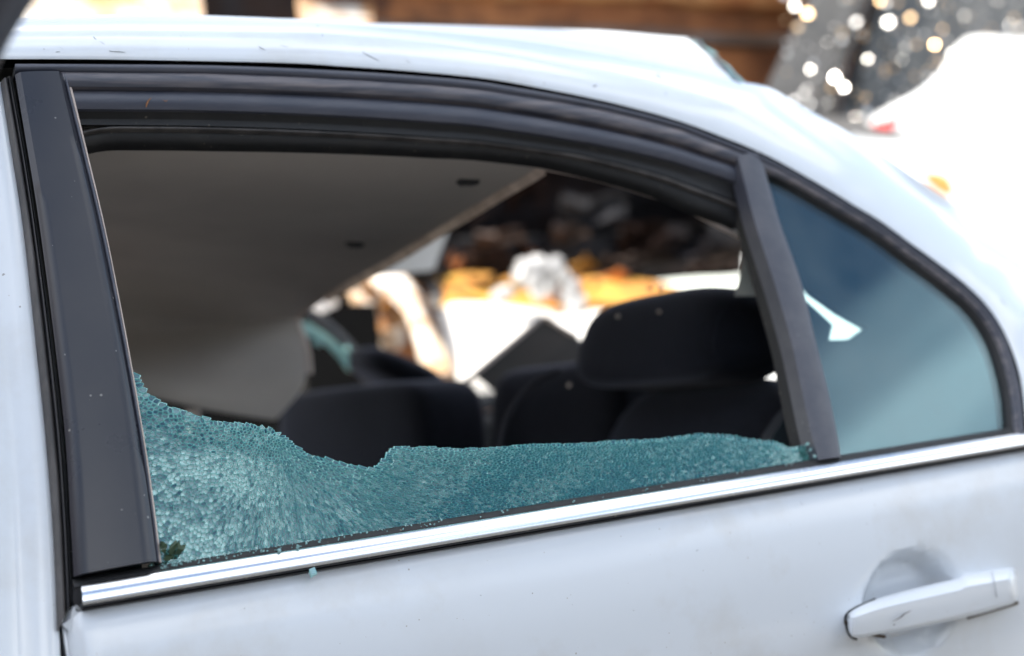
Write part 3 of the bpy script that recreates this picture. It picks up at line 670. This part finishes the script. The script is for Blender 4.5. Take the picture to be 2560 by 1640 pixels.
# rear pillar inner trim: light flange and dark cover
plate('rear_pillar_flange', [PY(u, v, .20) for u, v in [(1864, 590), (1890, 596), (1906, 640), (1894, 690), (1882, 740), (1836, 740), (1846, 705), (1858, 650)]], Vector((.02, .004, 0)), M['pinktrim'], car)
plate('rear_pillar_trim', [PY(u, v, .135) for u, v in [(1925, 440), (1960, 560), (2003, 692), (2035, 735), (2105, 785), (2172, 822), (2135, 848), (2073, 850), (2082, 812), (2012, 748), (1990, 745), (2020, 1180), (2620, 1090), (2600, 900), (2480, 690), (2200, 500), (1990, 390)]], Vector((0, .012, 0)), M['interior'], car)
tube('shelf_trim', [tuple(PY(u, v, .30)) for u, v in [(1868, 920), (1920, 905), (1975, 890)]], .006, M['pinktrim'], car, sides=6)
rbox('belt_guide', PY(1945, 872, .33), (.05, .05, .022), mat('grey_plastic', (.30, .30, .36), .5), car)
loft('far_side_panel', [[Vector((x, y, z)) for x in (-1.2, 0, 1.0, 2.0)] for y, z in [(1.56, .94), (1.66, .88), (1.68, .6), (1.62, .2)]], M['paint'], car, thick=.03)
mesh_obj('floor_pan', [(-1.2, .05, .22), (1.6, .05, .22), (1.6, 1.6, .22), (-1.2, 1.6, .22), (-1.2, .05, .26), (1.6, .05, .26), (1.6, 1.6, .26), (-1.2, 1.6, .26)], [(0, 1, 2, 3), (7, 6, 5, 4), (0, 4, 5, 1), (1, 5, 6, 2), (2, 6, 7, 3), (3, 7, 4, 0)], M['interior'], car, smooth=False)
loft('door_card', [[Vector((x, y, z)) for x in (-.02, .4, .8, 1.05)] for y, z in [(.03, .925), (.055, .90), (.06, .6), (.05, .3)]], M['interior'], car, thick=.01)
# far window: dark frame bar, strip of shattered teal glass
tube('far_window_frame', [tuple(PY(u, v, Y)) for u, v, Y in [(735, 775, 1.52), (790, 800, 1.52), (850, 850, 1.53), (905, 915, 1.54), (930, 960, 1.55)]], .016, M['rubber'], car, sides=8)
gs = [PY(u, v, 1.50) for u, v in [(730, 800), (770, 806), (815, 835), (850, 865), (880, 905), (895, 925), (870, 925), (850, 895), (815, 860), (770, 836), (730, 822)]]
plate('far_glass_remnant', gs, Vector((0, .006, 0)), M['crumb'], car)
crumbs('far_glass_crumbs', [(PY(u, v, 1.48), r) for u, v, r in [(796, 853, .008), (868, 872, .005), (885, 915, .012), (893, 920, .010), (765, 835, .006)]], car, M['crumb'])
loft('far_pillar', [[PY(u, v, Y) for u, v in [(740, 790), (765, 860), (770, 1000)]] for Y in (1.40, 1.55)], M['interior'], car, thick=.03)
tube('belt_stalk', [tuple(PY(u, v, .80)) for u, v in [(487, 1075), (485, 1050), (483, 1022)]], .010, M['pinktrim'], car, sides=8)
# tail end of the body
loft('rear_quarter', [[Vector((x, y, z)) for z, y in [(.25, .02), (.5, -.012), (.75, -.022), (.86, -.018), (.93, .004), (.97, .03)]] for x in (1.24, 1.5, 1.9, 2.1)], M['paint'], car, thick=.01)
loft('boot_lid', [[Vector((x, y, z)) for y in (.14, .5, 1.0, 1.5)] for x, z in [(1.50, .99), (1.7, .985), (2.1, .96), (2.14, .90), (2.15, .5)]], M['paint'], car, thick=.01)
# front door ajar: frame corner in the upper left of view
fd = tube('front_door', [tuple(CAM + ray(u, v)*d) for u, v, d in [(330, -420, .66), (150, -170, .68), (30, -45, .70), (-55, 90, .72), (-130, 260, .75), (-220, 520, .80), (-290, 1000, .83), (-330, 1700, .86)]], .0175, M['moulding2'], car, sides=12, n=50, squash=.6)
fd['label'] = 'dark window frame of the front door'
tube('frame_seal', [tuple(CAM + ray(u, v)*d) for u, v, d in [(300, -430, .672), (120, -180, .692), (0, -55, .712), (-85, 80, .732), (-160, 255, .762), (-250, 515, .812), (-320, 1000, .842), (-360, 1700, .872)]], .007, M['rubber_matt'], fd, sides=8, n=40)
pd = [CAM + ray(u, v)*d for u, v, d in [(-330, 1500, .855), (-350, 2200, .88), (-700, 2300, .98), (-700, 1500, .98)]]
plate('front_door_panel', pd, Vector((-.03, .03, 0)), M['paint'], fd)

# ---- small marks: rust smears on the channel, scuffs
def mark(name, px, Yf, r, m, parent):
    pts = [Yf(u, v) for u, v in px]; return tube(name, [tuple(p) for p in pts], (lambda t: r*(.25 + .75*math.sin(math.pi*min(max(t, .04), .96)))), m, parent, sides=6, squash=.3)
mark('rust_smear', [(365, 268), (370, 252), (380, 242), (387, 237)], lambda u, v: PD(u, v, .0095), .0013, M['rust_mark'], door)
mark('rust_smear', [(405, 243), (412, 253), (422, 246)], lambda u, v: PD(u, v, .0095), .0006, M['rust_mark'], door)
mark('rust_smear', [(445, 245), (452, 252)], lambda u, v: PD(u, v, .0095), .0006, M['rust_mark'], door)
mark('scuff', [(2232, 1553), (2250, 1544), (2262, 1534), (2278, 1527)], lambda u, v: PY(u, v, -.0590), .0011, M['scuff'], hnd)
mark('scuff', [(2234, 1563), (2238, 1561)], lambda u, v: PY(u, v, -.0590), .0011, M['scuff'], hnd)

# ================================================================== background wrecks
def wob(p, a=.03, f=2.2): return p + Vector((mnoise.noise(p*f), mnoise.noise(p*f + Vector((7, 1, 3))), mnoise.noise(p*f + Vector((2, 9, 5)))))*a
def panel(name, px_top, px_bot, Yt, Yb, m, parent, n=24, rws=10, thick=.012, rough=.012, ku=0.):
    a = smooth_curve(px_top, n); b = smooth_curve(px_bot, n); rows = []
    for j in range(rws):
        t = j/(rws-1); rows.append([wob(PY(*(p.lerp(q, t)), Yt + (Yb-Yt)*t - ku*(i/(n-1)-.5)), rough, 5) for i, (p, q) in enumerate(zip(a, b))])
    return loft(name, rows, m, parent, thick=thick)
low_car = empty('burnt_car', (0, 0, 0), 'burnt rusted car body seen through the missing rear window', 'car')
panel('bonnet', [(1090, 686), (1180, 682), (1300, 690), (1480, 694), (1610, 702), (1700, 715)], [(1100, 790), (1135, 766), (1240, 769), (1360, 777), (1500, 790), (1700, 800)], 2.55, 2.28, M['yellow_rust'], low_car, ku=.4)
panel('wing_panel', [(1100, 790), (1135, 767), (1240, 770), (1360, 778), (1500, 792), (1700, 802)], [(1150, 960), (1190, 960), (1280, 960), (1400, 960), (1500, 960), (1700, 960)], 2.28, 1.95, M['ash_white'], low_car, ku=.4)
panel('scuttle_panel', [(900, 640), (960, 632), (1030, 660), (1100, 690)], [(960, 900), (1010, 905), (1080, 920), (1150, 940)], 3.0, 2.6, M['rust'], low_car)
tube('grey_strut', [tuple(PY(u, v, Y)) for u, v, Y in [(1085, 720, 2.66), (1105, 800, 2.5), (1135, 870, 2.4), (1175, 950, 2.3)]], .024, M['dull_grey'], low_car)
tube('roof_pillar', [tuple(PY(u, v, Y)) for u, v, Y in [(925, 660, 2.75), (905, 700, 2.7), (908, 770, 2.6), (925, 840, 2.5), (955, 910, 2.4), (985, 1000, 2.35)]], lambda t: .030 + .008*math.sin(t*9), M['ash'], low_car, n=30)
tube('roof_pillar', [tuple(PY(u, v, Y)) for u, v, Y in [(950, 715, 2.5), (985, 712, 2.45), (1020, 745, 2.4), (1045, 800, 2.3), (1075, 870, 2.25), (1110, 950, 2.2)]], lambda t: .034 + .008*math.sin(t*7+1), M['ash'], low_car, n=30)
panel('door_skin', [(830, 720), (900, 690), (960, 700)], [(860, 960), (930, 960), (1010, 960)], 3.0, 2.85, M['soot_shade'], low_car)
panel('dark_backing', [(200, 880), (420, 900), (620, 930), (800, 780), (940, 760)], [(200, 1250), (420, 1250), (620, 1250), (800, 1250), (1000, 1250)], 2.35, 2.3, M['groove'], low_car)  # near-black sheet added to block the bright background, darkness put into its colour
panel('crumpled_wing', [(760, 750), (790, 728), (840, 720)], [(800, 850), (825, 840), (850, 830)], 2.6, 2.5, M['alu'], low_car, rough=.03)
loft('sill', [[wob(Vector((x, y, z)), .03) for x in [i*.25 + .2 for i in range(13)]] for y, z in [(2.75, .95), (2.45, .92), (2.4, .6), (2.45, .2), (2.7, .1)]], M['rust'], low_car, thick=.02)
loft('cabin_floor', [[wob(Vector((x, y, z)), .03) for x in [i*.25 + .2 for i in range(13)]] for y, z in [(2.75, .96), (3.2, 1.0), (3.9, 1.0), (4.1, .2)]], M['soot_shade'], low_car, thick=.02)
# blob of melted metal lying on the bonnet
lump_v, lump_f = [], []
for (u, v, r) in [(1312, 668, .034), (1345, 660, .036), (1375, 672, .036), (1400, 690, .038), (1330, 700, .040), (1365, 712, .040), (1425, 715, .036), (1300, 690, .03), (1250, 738, .030), (1268, 730, .024), (1415, 740, .032), (1435, 762, .040), (1448, 748, .030), (1392, 655, .024), (1345, 730, .03)]:
    c = PY(u, v, 2.24); r *= .72; o_ = len(lump_v); bm = bmesh.new(); bmesh.ops.create_icosphere(bm, subdivisions=3, radius=1)
    for q in bm.verts:
        k = 1 + .45*mnoise.noise(q.co*2.3 + c*9) + .25*mnoise.noise(q.co*5.3 + c*17); lump_v.append(c + q.co*(r*k))
    lump_f += [tuple(x.index + o_ for x in f.verts) for f in bm.faces]; bm.free()
lump = mesh_obj('melted_metal_lump', lump_v, lump_f, M['alu']); lump['label'] = 'crusty grey lump of melted metal lying on the orange bonnet'; lump['category'] = 'scrap metal'

sr = random.Random(31)
for i in range(26):
    u = sr.uniform(760, 1640); v = sr.uniform(655, 745) if u > 1000 else sr.uniform(680, 900)
    if 1120 < u < 1400 and v > 700: v -= 70
    Y = sr.uniform(2.35, 2.7); wd = sr.uniform(12, 55); ht = sr.uniform(8, 26); a0 = sr.uniform(-.7, .7); rows = []
    for j in range(4):
        rows.append([])
        for k in range(6):
            x_ = (k/5-.5)*2*wd; y_ = (j/3-.5)*2*ht
            p = PY(u + x_*math.cos(a0) - y_*math.sin(a0), v + x_*math.sin(a0) + y_*math.cos(a0), Y + .05*math.sin(k*1.3+i) + .02*j)
            rows[-1].append(wob(p, .03, 9))
    loft('torn_sheet', rows, M[['rust', 'ash', 'brown_soot_shade', 'soot_shade', 'yellow_rust', 'grey_soot_shade'][i % 6]], low_car, thick=.004)
top_car = empty('stacked_wreck', (0, 0, 0), 'dark rusted wreck stacked on top of the burnt car, above the white roof', 'car')
def ext(name, prof, x0, x1, m, amp=.02, n=40, th=.02):
    return loft(name, [[wob(Vector((x0 + (x1-x0)*i/(n-1), y, z)), amp) for i in range(n)] for y, z in prof], m, top_car, thick=th)
ext('chassis_rail', [(2.95, 1.36), (2.78, 1.37), (2.74, 1.40), (2.74, 1.47), (2.80, 1.49), (3.0, 1.49)], .0, 3.2, M['grey_soot_shade'], .012)
for x in (1.05, 1.5, 1.83, 2.05, 2.4):
    rbox('rail_hole', Vector((x, 2.745, 1.44)), (.07, .03, .05), M['soot_shade'], top_car, e=2.5, n=8)
ext('underbody', [(2.95, 1.50), (2.90, 1.60), (2.95, 1.74), (2.75, 1.80)], .0, 3.1, M['soot_shade'], .05)
ext('sill_side', [(2.76, 1.80), (2.66, 1.84), (2.62, 1.98), (2.59, 2.06)], .95, 3.5, M['rust_dark'], .015)
ext('sill_ledge', [(2.60, 2.04), (2.54, 2.055), (2.535, 2.085), (2.60, 2.10)], 1.35, 3.5, M['ledge'], .012, th=.012)
ext('door_side', [(2.61, 2.10), (2.60, 2.16), (2.62, 2.40), (2.66, 2.70), (2.80, 2.95)], 1.30, 3.5, M['rust_dark'], .02)
ext('window_rail', [(2.60, 2.17), (2.53, 2.18), (2.51, 2.22), (2.53, 2.26), (2.61, 2.27)], 1.25, 3.5, M['rust'], .014, th=.012)
ext('far_body', [(3.4, 1.36), (3.6, 1.5), (3.7, 2.0), (3.6, 2.9), (2.9, 3.0)], -.3, 3.9, M['soot_shade'], .03)
for (u, v, wd, ht, mm) in [(1080, 560, 60, 40, 'brown_soot_shade'), (1180, 500, 70, 46, 'soot_shade'), (1320, 470, 50, 60, 'brown_soot_shade'), (1480, 520, 80, 40, 'grey_soot_shade'), (1600, 590, 60, 34, 'brown_soot_shade'), (1720, 600, 60, 40, 'soot_shade'), (1420, 590, 44, 22, 'ledge'), (1250, 600, 50, 18, 'ledge'), (1560, 650, 60, 12, 'ledge'), (1780, 660, 50, 14, 'ledge')]:
    rows = [[wob(PY(u + (k/5-.5)*2*wd, v + (j/3-.5)*2*ht + 8*math.sin(k), 2.70 + .03*math.cos(j*2+k)), .03, 8) for k in range(6)] for j in range(4)]
    loft('underbody_sheet', rows, M[mm], top_car, thick=.006)
# wing and door remains to the left, white with ash where fire burnt the paint
panel('wing', [(40, -160), (200, -190), (400, -170), (505, -120)], [(40, 160), (200, 170), (400, 165), (490, 120)], 2.9, 2.45, M['ash'], top_car, rough=.02)
panel('door_post', [(735, -150), (800, -150), (930, -130)], [(760, 160), (830, 160), (940, 160)], 2.75, 2.45, M['ash'], top_car, rough=.02)
panel('cabin_wall', [(470, -160), (600, -170), (760, -160)], [(470, 200), (600, 200), (760, 200)], 3.1, 3.0, M['soot_shade'], top_car)

# ---- grey car with a dust-coated shattered windscreen, right rear
grey = empty('grey_car', (0, 0, 0), 'grey dusty car with shattered windscreen full of glass glints, upper right', 'car')
YG = 2.25
def gpl(name, px, Y, dv, m): return plate(name, [PY(u, v, Y) for u, v in px], dv, m, grey)
gpl('windscreen', [(2080, 420), (2110, 215), (2190, -20), (2260, -200), (2900, -200), (2900, 420)], YG + .05, Vector((.02, .03, .0)), M['dust_glass'])
gpl('pillar', [(1905, 250), (1920, 212), (2018, 0), (2100, -180), (2240, -180), (2150, 0), (2080, 215), (2065, 420), (1905, 420)], YG, Vector((.03, .04, 0)), M['dull_grey'])
tube('windscreen_seal', [tuple(PY(u, v, YG-.01)) for u, v in [(2078, 330), (2090, 215), (2125, 105), (2170, -10), (2240, -180)]], .013, M['rubber_matt'], grey, sides=8)
tube('windscreen_seal', [tuple(PY(u, v, YG+.03)) for u, v in [(2135, 260), (2160, 130), (2205, 0), (2270, -160)]], .012, M['rubber_matt'], grey, sides=8)
loft('body', [[PY(u, 330, YG) + Vector((0, dy, dz)) for u in (1960, 2200, 2600, 3000)] for dy, dz in [(.0, .05), (-.25, -.05), (-.35, -.3), (-.33, -1.0)]], M['dull_grey'], grey, thick=.02)
loft('roof', [[PY(u, -190, YG) + Vector((dx, dy, dz)) for u in (2110, 2400, 2900)] for dx, dy, dz in [(0, 0, 0), (.05, .4, .08), (.05, 1.2, .05)]], M['dull_grey'], grey, thick=.02)
mir = SUN - ray(2250, 150).normalized(); mir.normalize()
def chips(name, n, m, spread):
    V, Fc = [], []
    for _ in range(n):
        u = rnd.uniform(1960, 2560); v = rnd.uniform(-30, 350)
        if u < 2010 + (200-v)*.4 and rnd.random() < .5: continue
        p = PY(u, v, YG - .02); r = .003 + .009*rnd.random()**2
        nrm = (mir + Vector((rnd.gauss(0, spread), rnd.gauss(0, spread), rnd.gauss(0, spread)))).normalized()
        a = nrm.orthogonal().normalized(); b = nrm.cross(a); o_ = len(V)
        k = 5
        V += [p + (a*math.cos(2*math.pi*i/k) + b*math.sin(2*math.pi*i/k))*r*rnd.uniform(.7, 1.2) for i in range(k)]
        V += [q - nrm*.004 for q in V[o_:o_+k]]
        Fc += [tuple(range(o_, o_+k)), tuple(reversed(range(o_+k, o_+2*k)))] + [(o_+i, o_+(i+1) % k, o_+k+(i+1) % k, o_+k+i) for i in range(k)]
    o = mesh_obj(name, V, Fc, m, grey, smooth=False); o['kind'] = 'stuff'
chips('glass_chips', 170, M['glint'], .33); chips('warm_glass_chips', 90, M['glint_warm'], .33)

# ---- white car in full sun, right edge
wc = empty('sunlit_white_car', (0, 0, 0), 'white car in glaring sun at the right edge behind the grey car', 'car')
a = smooth_curve([(2165, 318), (2215, 280), (2290, 240), (2350, 190), (2385, 130), (2430, 95), (2560, 100), (2900, 120)], 30)
b = smooth_curve([(2120, 352), (2200, 400), (2290, 470), (2400, 560), (2520, 650), (2620, 720), (2760, 800), (3000, 860)], 30)
rows = []
for j in range(9):
    t = j/8; rows.append([PY(*(p.lerp(q, t)), interp([(2100, 2.2), (2400, 2.0), (2900, 1.6)], p.x) - .25*t + .05*math.sin(math.pi*t)) for p, q in zip(a, b)])
rows.append([p + Vector((0, -.02, -.25)) for p in rows[-1]]); rows.append([Vector((p.x, p.y, .2)) for p in rows[-1]])
wbody = loft('body', rows, M['white2'], wc, thick=.01)
def bvh(o): return BVHTree.FromPolygons([v.co for v in o.data.vertices], [tuple(p.vertices) for p in o.data.polygons])
def on(tree, u, v, lift=.0):
    d = ray(u, v).normalized(); h = tree.ray_cast(CAM, d)[0]
    return (h - d*lift) if h else None
tw = bvh(wbody)
def decal(name, px, tree, m, parent, lift=.004, back=.012):
    q = [on(tree, u, v, lift) for u, v in px]; q = [p for p in q if p]
    if len(q) > 2: return plate(name, q, FWD*back, m, parent)
decal('tail_lamp', [(2178, 322), (2190, 300), (2204, 304), (2258, 284), (2222, 326), (2200, 342)], tw, M['red_lens'], wc, .035)
decal('rust_patch', [(2300, 412), (2316, 432), (2345, 430), (2372, 442), (2384, 470), (2378, 492), (2345, 480), (2315, 455)], tw, M['yellow_rust'], wc, .03)
panel('boot_side', [(1860, 640), (1960, 650), (2080, 640), (2260, 640)], [(1860, 960), (1960, 960), (2080, 960), (2260, 960)], 2.15, 1.85, M['white2'], wc, rough=.004, ku=.25)
# ---- scratches and scuffs lying on the paint
tr = bvh(rail); td = bvh(door)
def scratch(px, r, tree, m, parent):
    q = [on(tree, u, v, .0002) for u, v in px]; q = [tuple(p) for p in q if p]
    if len(q) > 1: tube('scratch', q, (lambda t: r*(.3 + .7*math.sin(math.pi*min(max(t, .05), .95)))), m, parent, sides=5, squash=.4, n=8)
for px, r in [([(233, 91), (237, 96), (241, 99)], .0005), ([(250, 104), (262, 110)], .0003), ([(273, 127), (285, 129), (298, 129), (313, 131)], .0006), ([(139, 130), (150, 129)], .0005), ([(109, 122), (111, 123)], .0008), ([(147, 115), (158, 124)], .0002), ([(646, 115), (655, 121), (664, 125)], .0006), ([(805, 88), (807, 89)], .0014), ([(791, 63), (797, 64)], .0008), ([(905, 128), (920, 138), (938, 147), (948, 151)], .0007), ([(1015, 152), (1026, 157)], .0004), ([(1482, 217), (1492, 212)], .0012), ([(1632, 188), (1650, 196), (1668, 204)], .0016), ([(1640, 184), (1655, 190)], .0012), ([(1742, 218), (1750, 230)], .0012), ([(455, 78), (462, 88)], .0004), ([(700, 112), (720, 118)], .0003), ([(2500, 745), (2520, 770)], .0006)]:
    scratch(px, r, tr, M['scuff'] if r > .00045 else M['scuff_light'], rail)
for px, r in [([(1200, 1488), (1204, 1488)], .0008), ([(1430, 1512), (1432, 1512)], .0007), ([(1582, 1526), (1586, 1526)], .0008), ([(610, 1520), (613, 1522)], .0008), ([(1740, 1378), (1746, 1374)], .0006), ([(2000, 1255), (2008, 1262)], .0006)]:
    scratch(px, r, td, M['scuff_light'], door)

# ---- two container blocks added out of view on the left to shade the sedan
def container(x0, y0, z0, colr, label, H=2.58):
    m = mat('container_paint', colr, .5, var=tuple(c*.6 for c in colr), scale=2)
    e = empty('shade_container', (0, 0, 0), label, 'container', 'added shade blockers')
    x1, y1, z1 = x0+2.4, y0+6.0, z0+H
    def corr(name, a, b, out):
        d = b-a; L_ = d.length; n_ = int(L_/.14); rows = [[], []]
        for i in range(n_*4+1):
            k = i % 4; off = 0 if k in (0, 1) else .04
            p = a + d*(i/(n_*4)) - out*off
            rows[0].append(Vector((p.x, p.y, z0+.12))); rows[1].append(Vector((p.x, p.y, z1-.1)))
        loft(name, rows, m, e, smooth=False, thick=.01)
    corr('side_wall', Vector((x1, y0, 0)), Vector((x1, y1, 0)), Vector((1, 0, 0))); corr('side_wall', Vector((x0, y0, 0)), Vector((x0, y1, 0)), Vector((-1, 0, 0)))
    corr('end_wall', Vector((x0, y1, 0)), Vector((x1, y1, 0)), Vector((0, 1, 0))); corr('end_wall', Vector((x0, y0, 0)), Vector((x1, y0, 0)), Vector((0, -1, 0)))
    for nm, za, zb in (('floor_frame', z0, z0+.14), ('roof_frame', z1-.12, z1)):
        plate(nm, [Vector((x0-.02, y0-.02, za)), Vector((x1+.02, y0-.02, za)), Vector((x1+.02, y1+.02, za)), Vector((x0-.02, y1+.02, za))], Vector((0, 0, zb-za)), m, e)
    for x in (x0, x1):
        for y in (y0, y1): plate('corner_post', [Vector((x-.08, y-.08, z0+.14)), Vector((x+.08, y-.08, z0+.14)), Vector((x+.08, y+.08, z0+.14)), Vector((x-.08, y+.08, z0+.14))], Vector((0, 0, H-.27)), m, e)
container(-6.4, -7.0, .02, (.10, .13, .16), 'grey blue freight container added out of view to shade the sedan')
container(-6.4, -7.0, 2.62, (.20, .10, .07), 'low brown freight container added on top, out of view, to shade the sedan', 2.18)

wall = empty('sky_blocker_fence', (0, 0, 0), 'grey concrete panel fence added out of view behind the viewer to block low sky light', 'fence')  # unseen fence, added to keep low sky light off the door
mw = mat('old_concrete', (.20, .19, .175), .9, var=[(.14, .13, .12), (.26, .25, .23)], scale=1.5, bump=.4, bscale=20)
for i in range(11):
    x0 = -7 + i*2.0
    for k in range(4):
        z0 = .02 + k*.66
        plate('slab', [Vector((x0+.10, -4.85, z0)), Vector((x0+1.96, -4.85, z0)), Vector((x0+1.96, -4.85, z0+.645)), Vector((x0+.10, -4.85, z0+.645))], Vector((0, -.10, 0)), mw, wall)
    plate('post', [Vector((x0-.09, -4.80, .0)), Vector((x0+.09, -4.80, .0)), Vector((x0+.09, -4.80, 2.75)), Vector((x0-.09, -4.80, 2.75))], Vector((0, -.2, 0)), mw, wall)
sprig = empty('green_plates', (0, 0, 0), 'small dark green pointed plates at the lower front corner of the broken glass', 'leaves')  # dark green pointed plates in front of the pane's lower corner
for (u, v, a, l) in [(412, 1385, 1.9, 34), (425, 1390, 1.2, 42), (438, 1385, .7, 36), (418, 1372, 2.4, 26), (446, 1376, 1.5, 26), (408, 1398, .3, 30)]:
    d = Vector((math.cos(a), -math.sin(a))); n_ = Vector((d.y, -d.x)); c = Vector((u, v))
    pxs = [c + d*(l*t) + n_*(l*w_) for t, w_ in [(0, 0), (.3, .2), (.6, .22), (.85, .1), (1, 0), (.85, -.1), (.6, -.2), (.3, -.22)]]
    q = [PD(p.x, p.y, .002) + GN*(.002*math.sin(p.x)) for p in pxs]
    plate('green_plate', q, -GN*.0004, M['green_plate'], sprig)
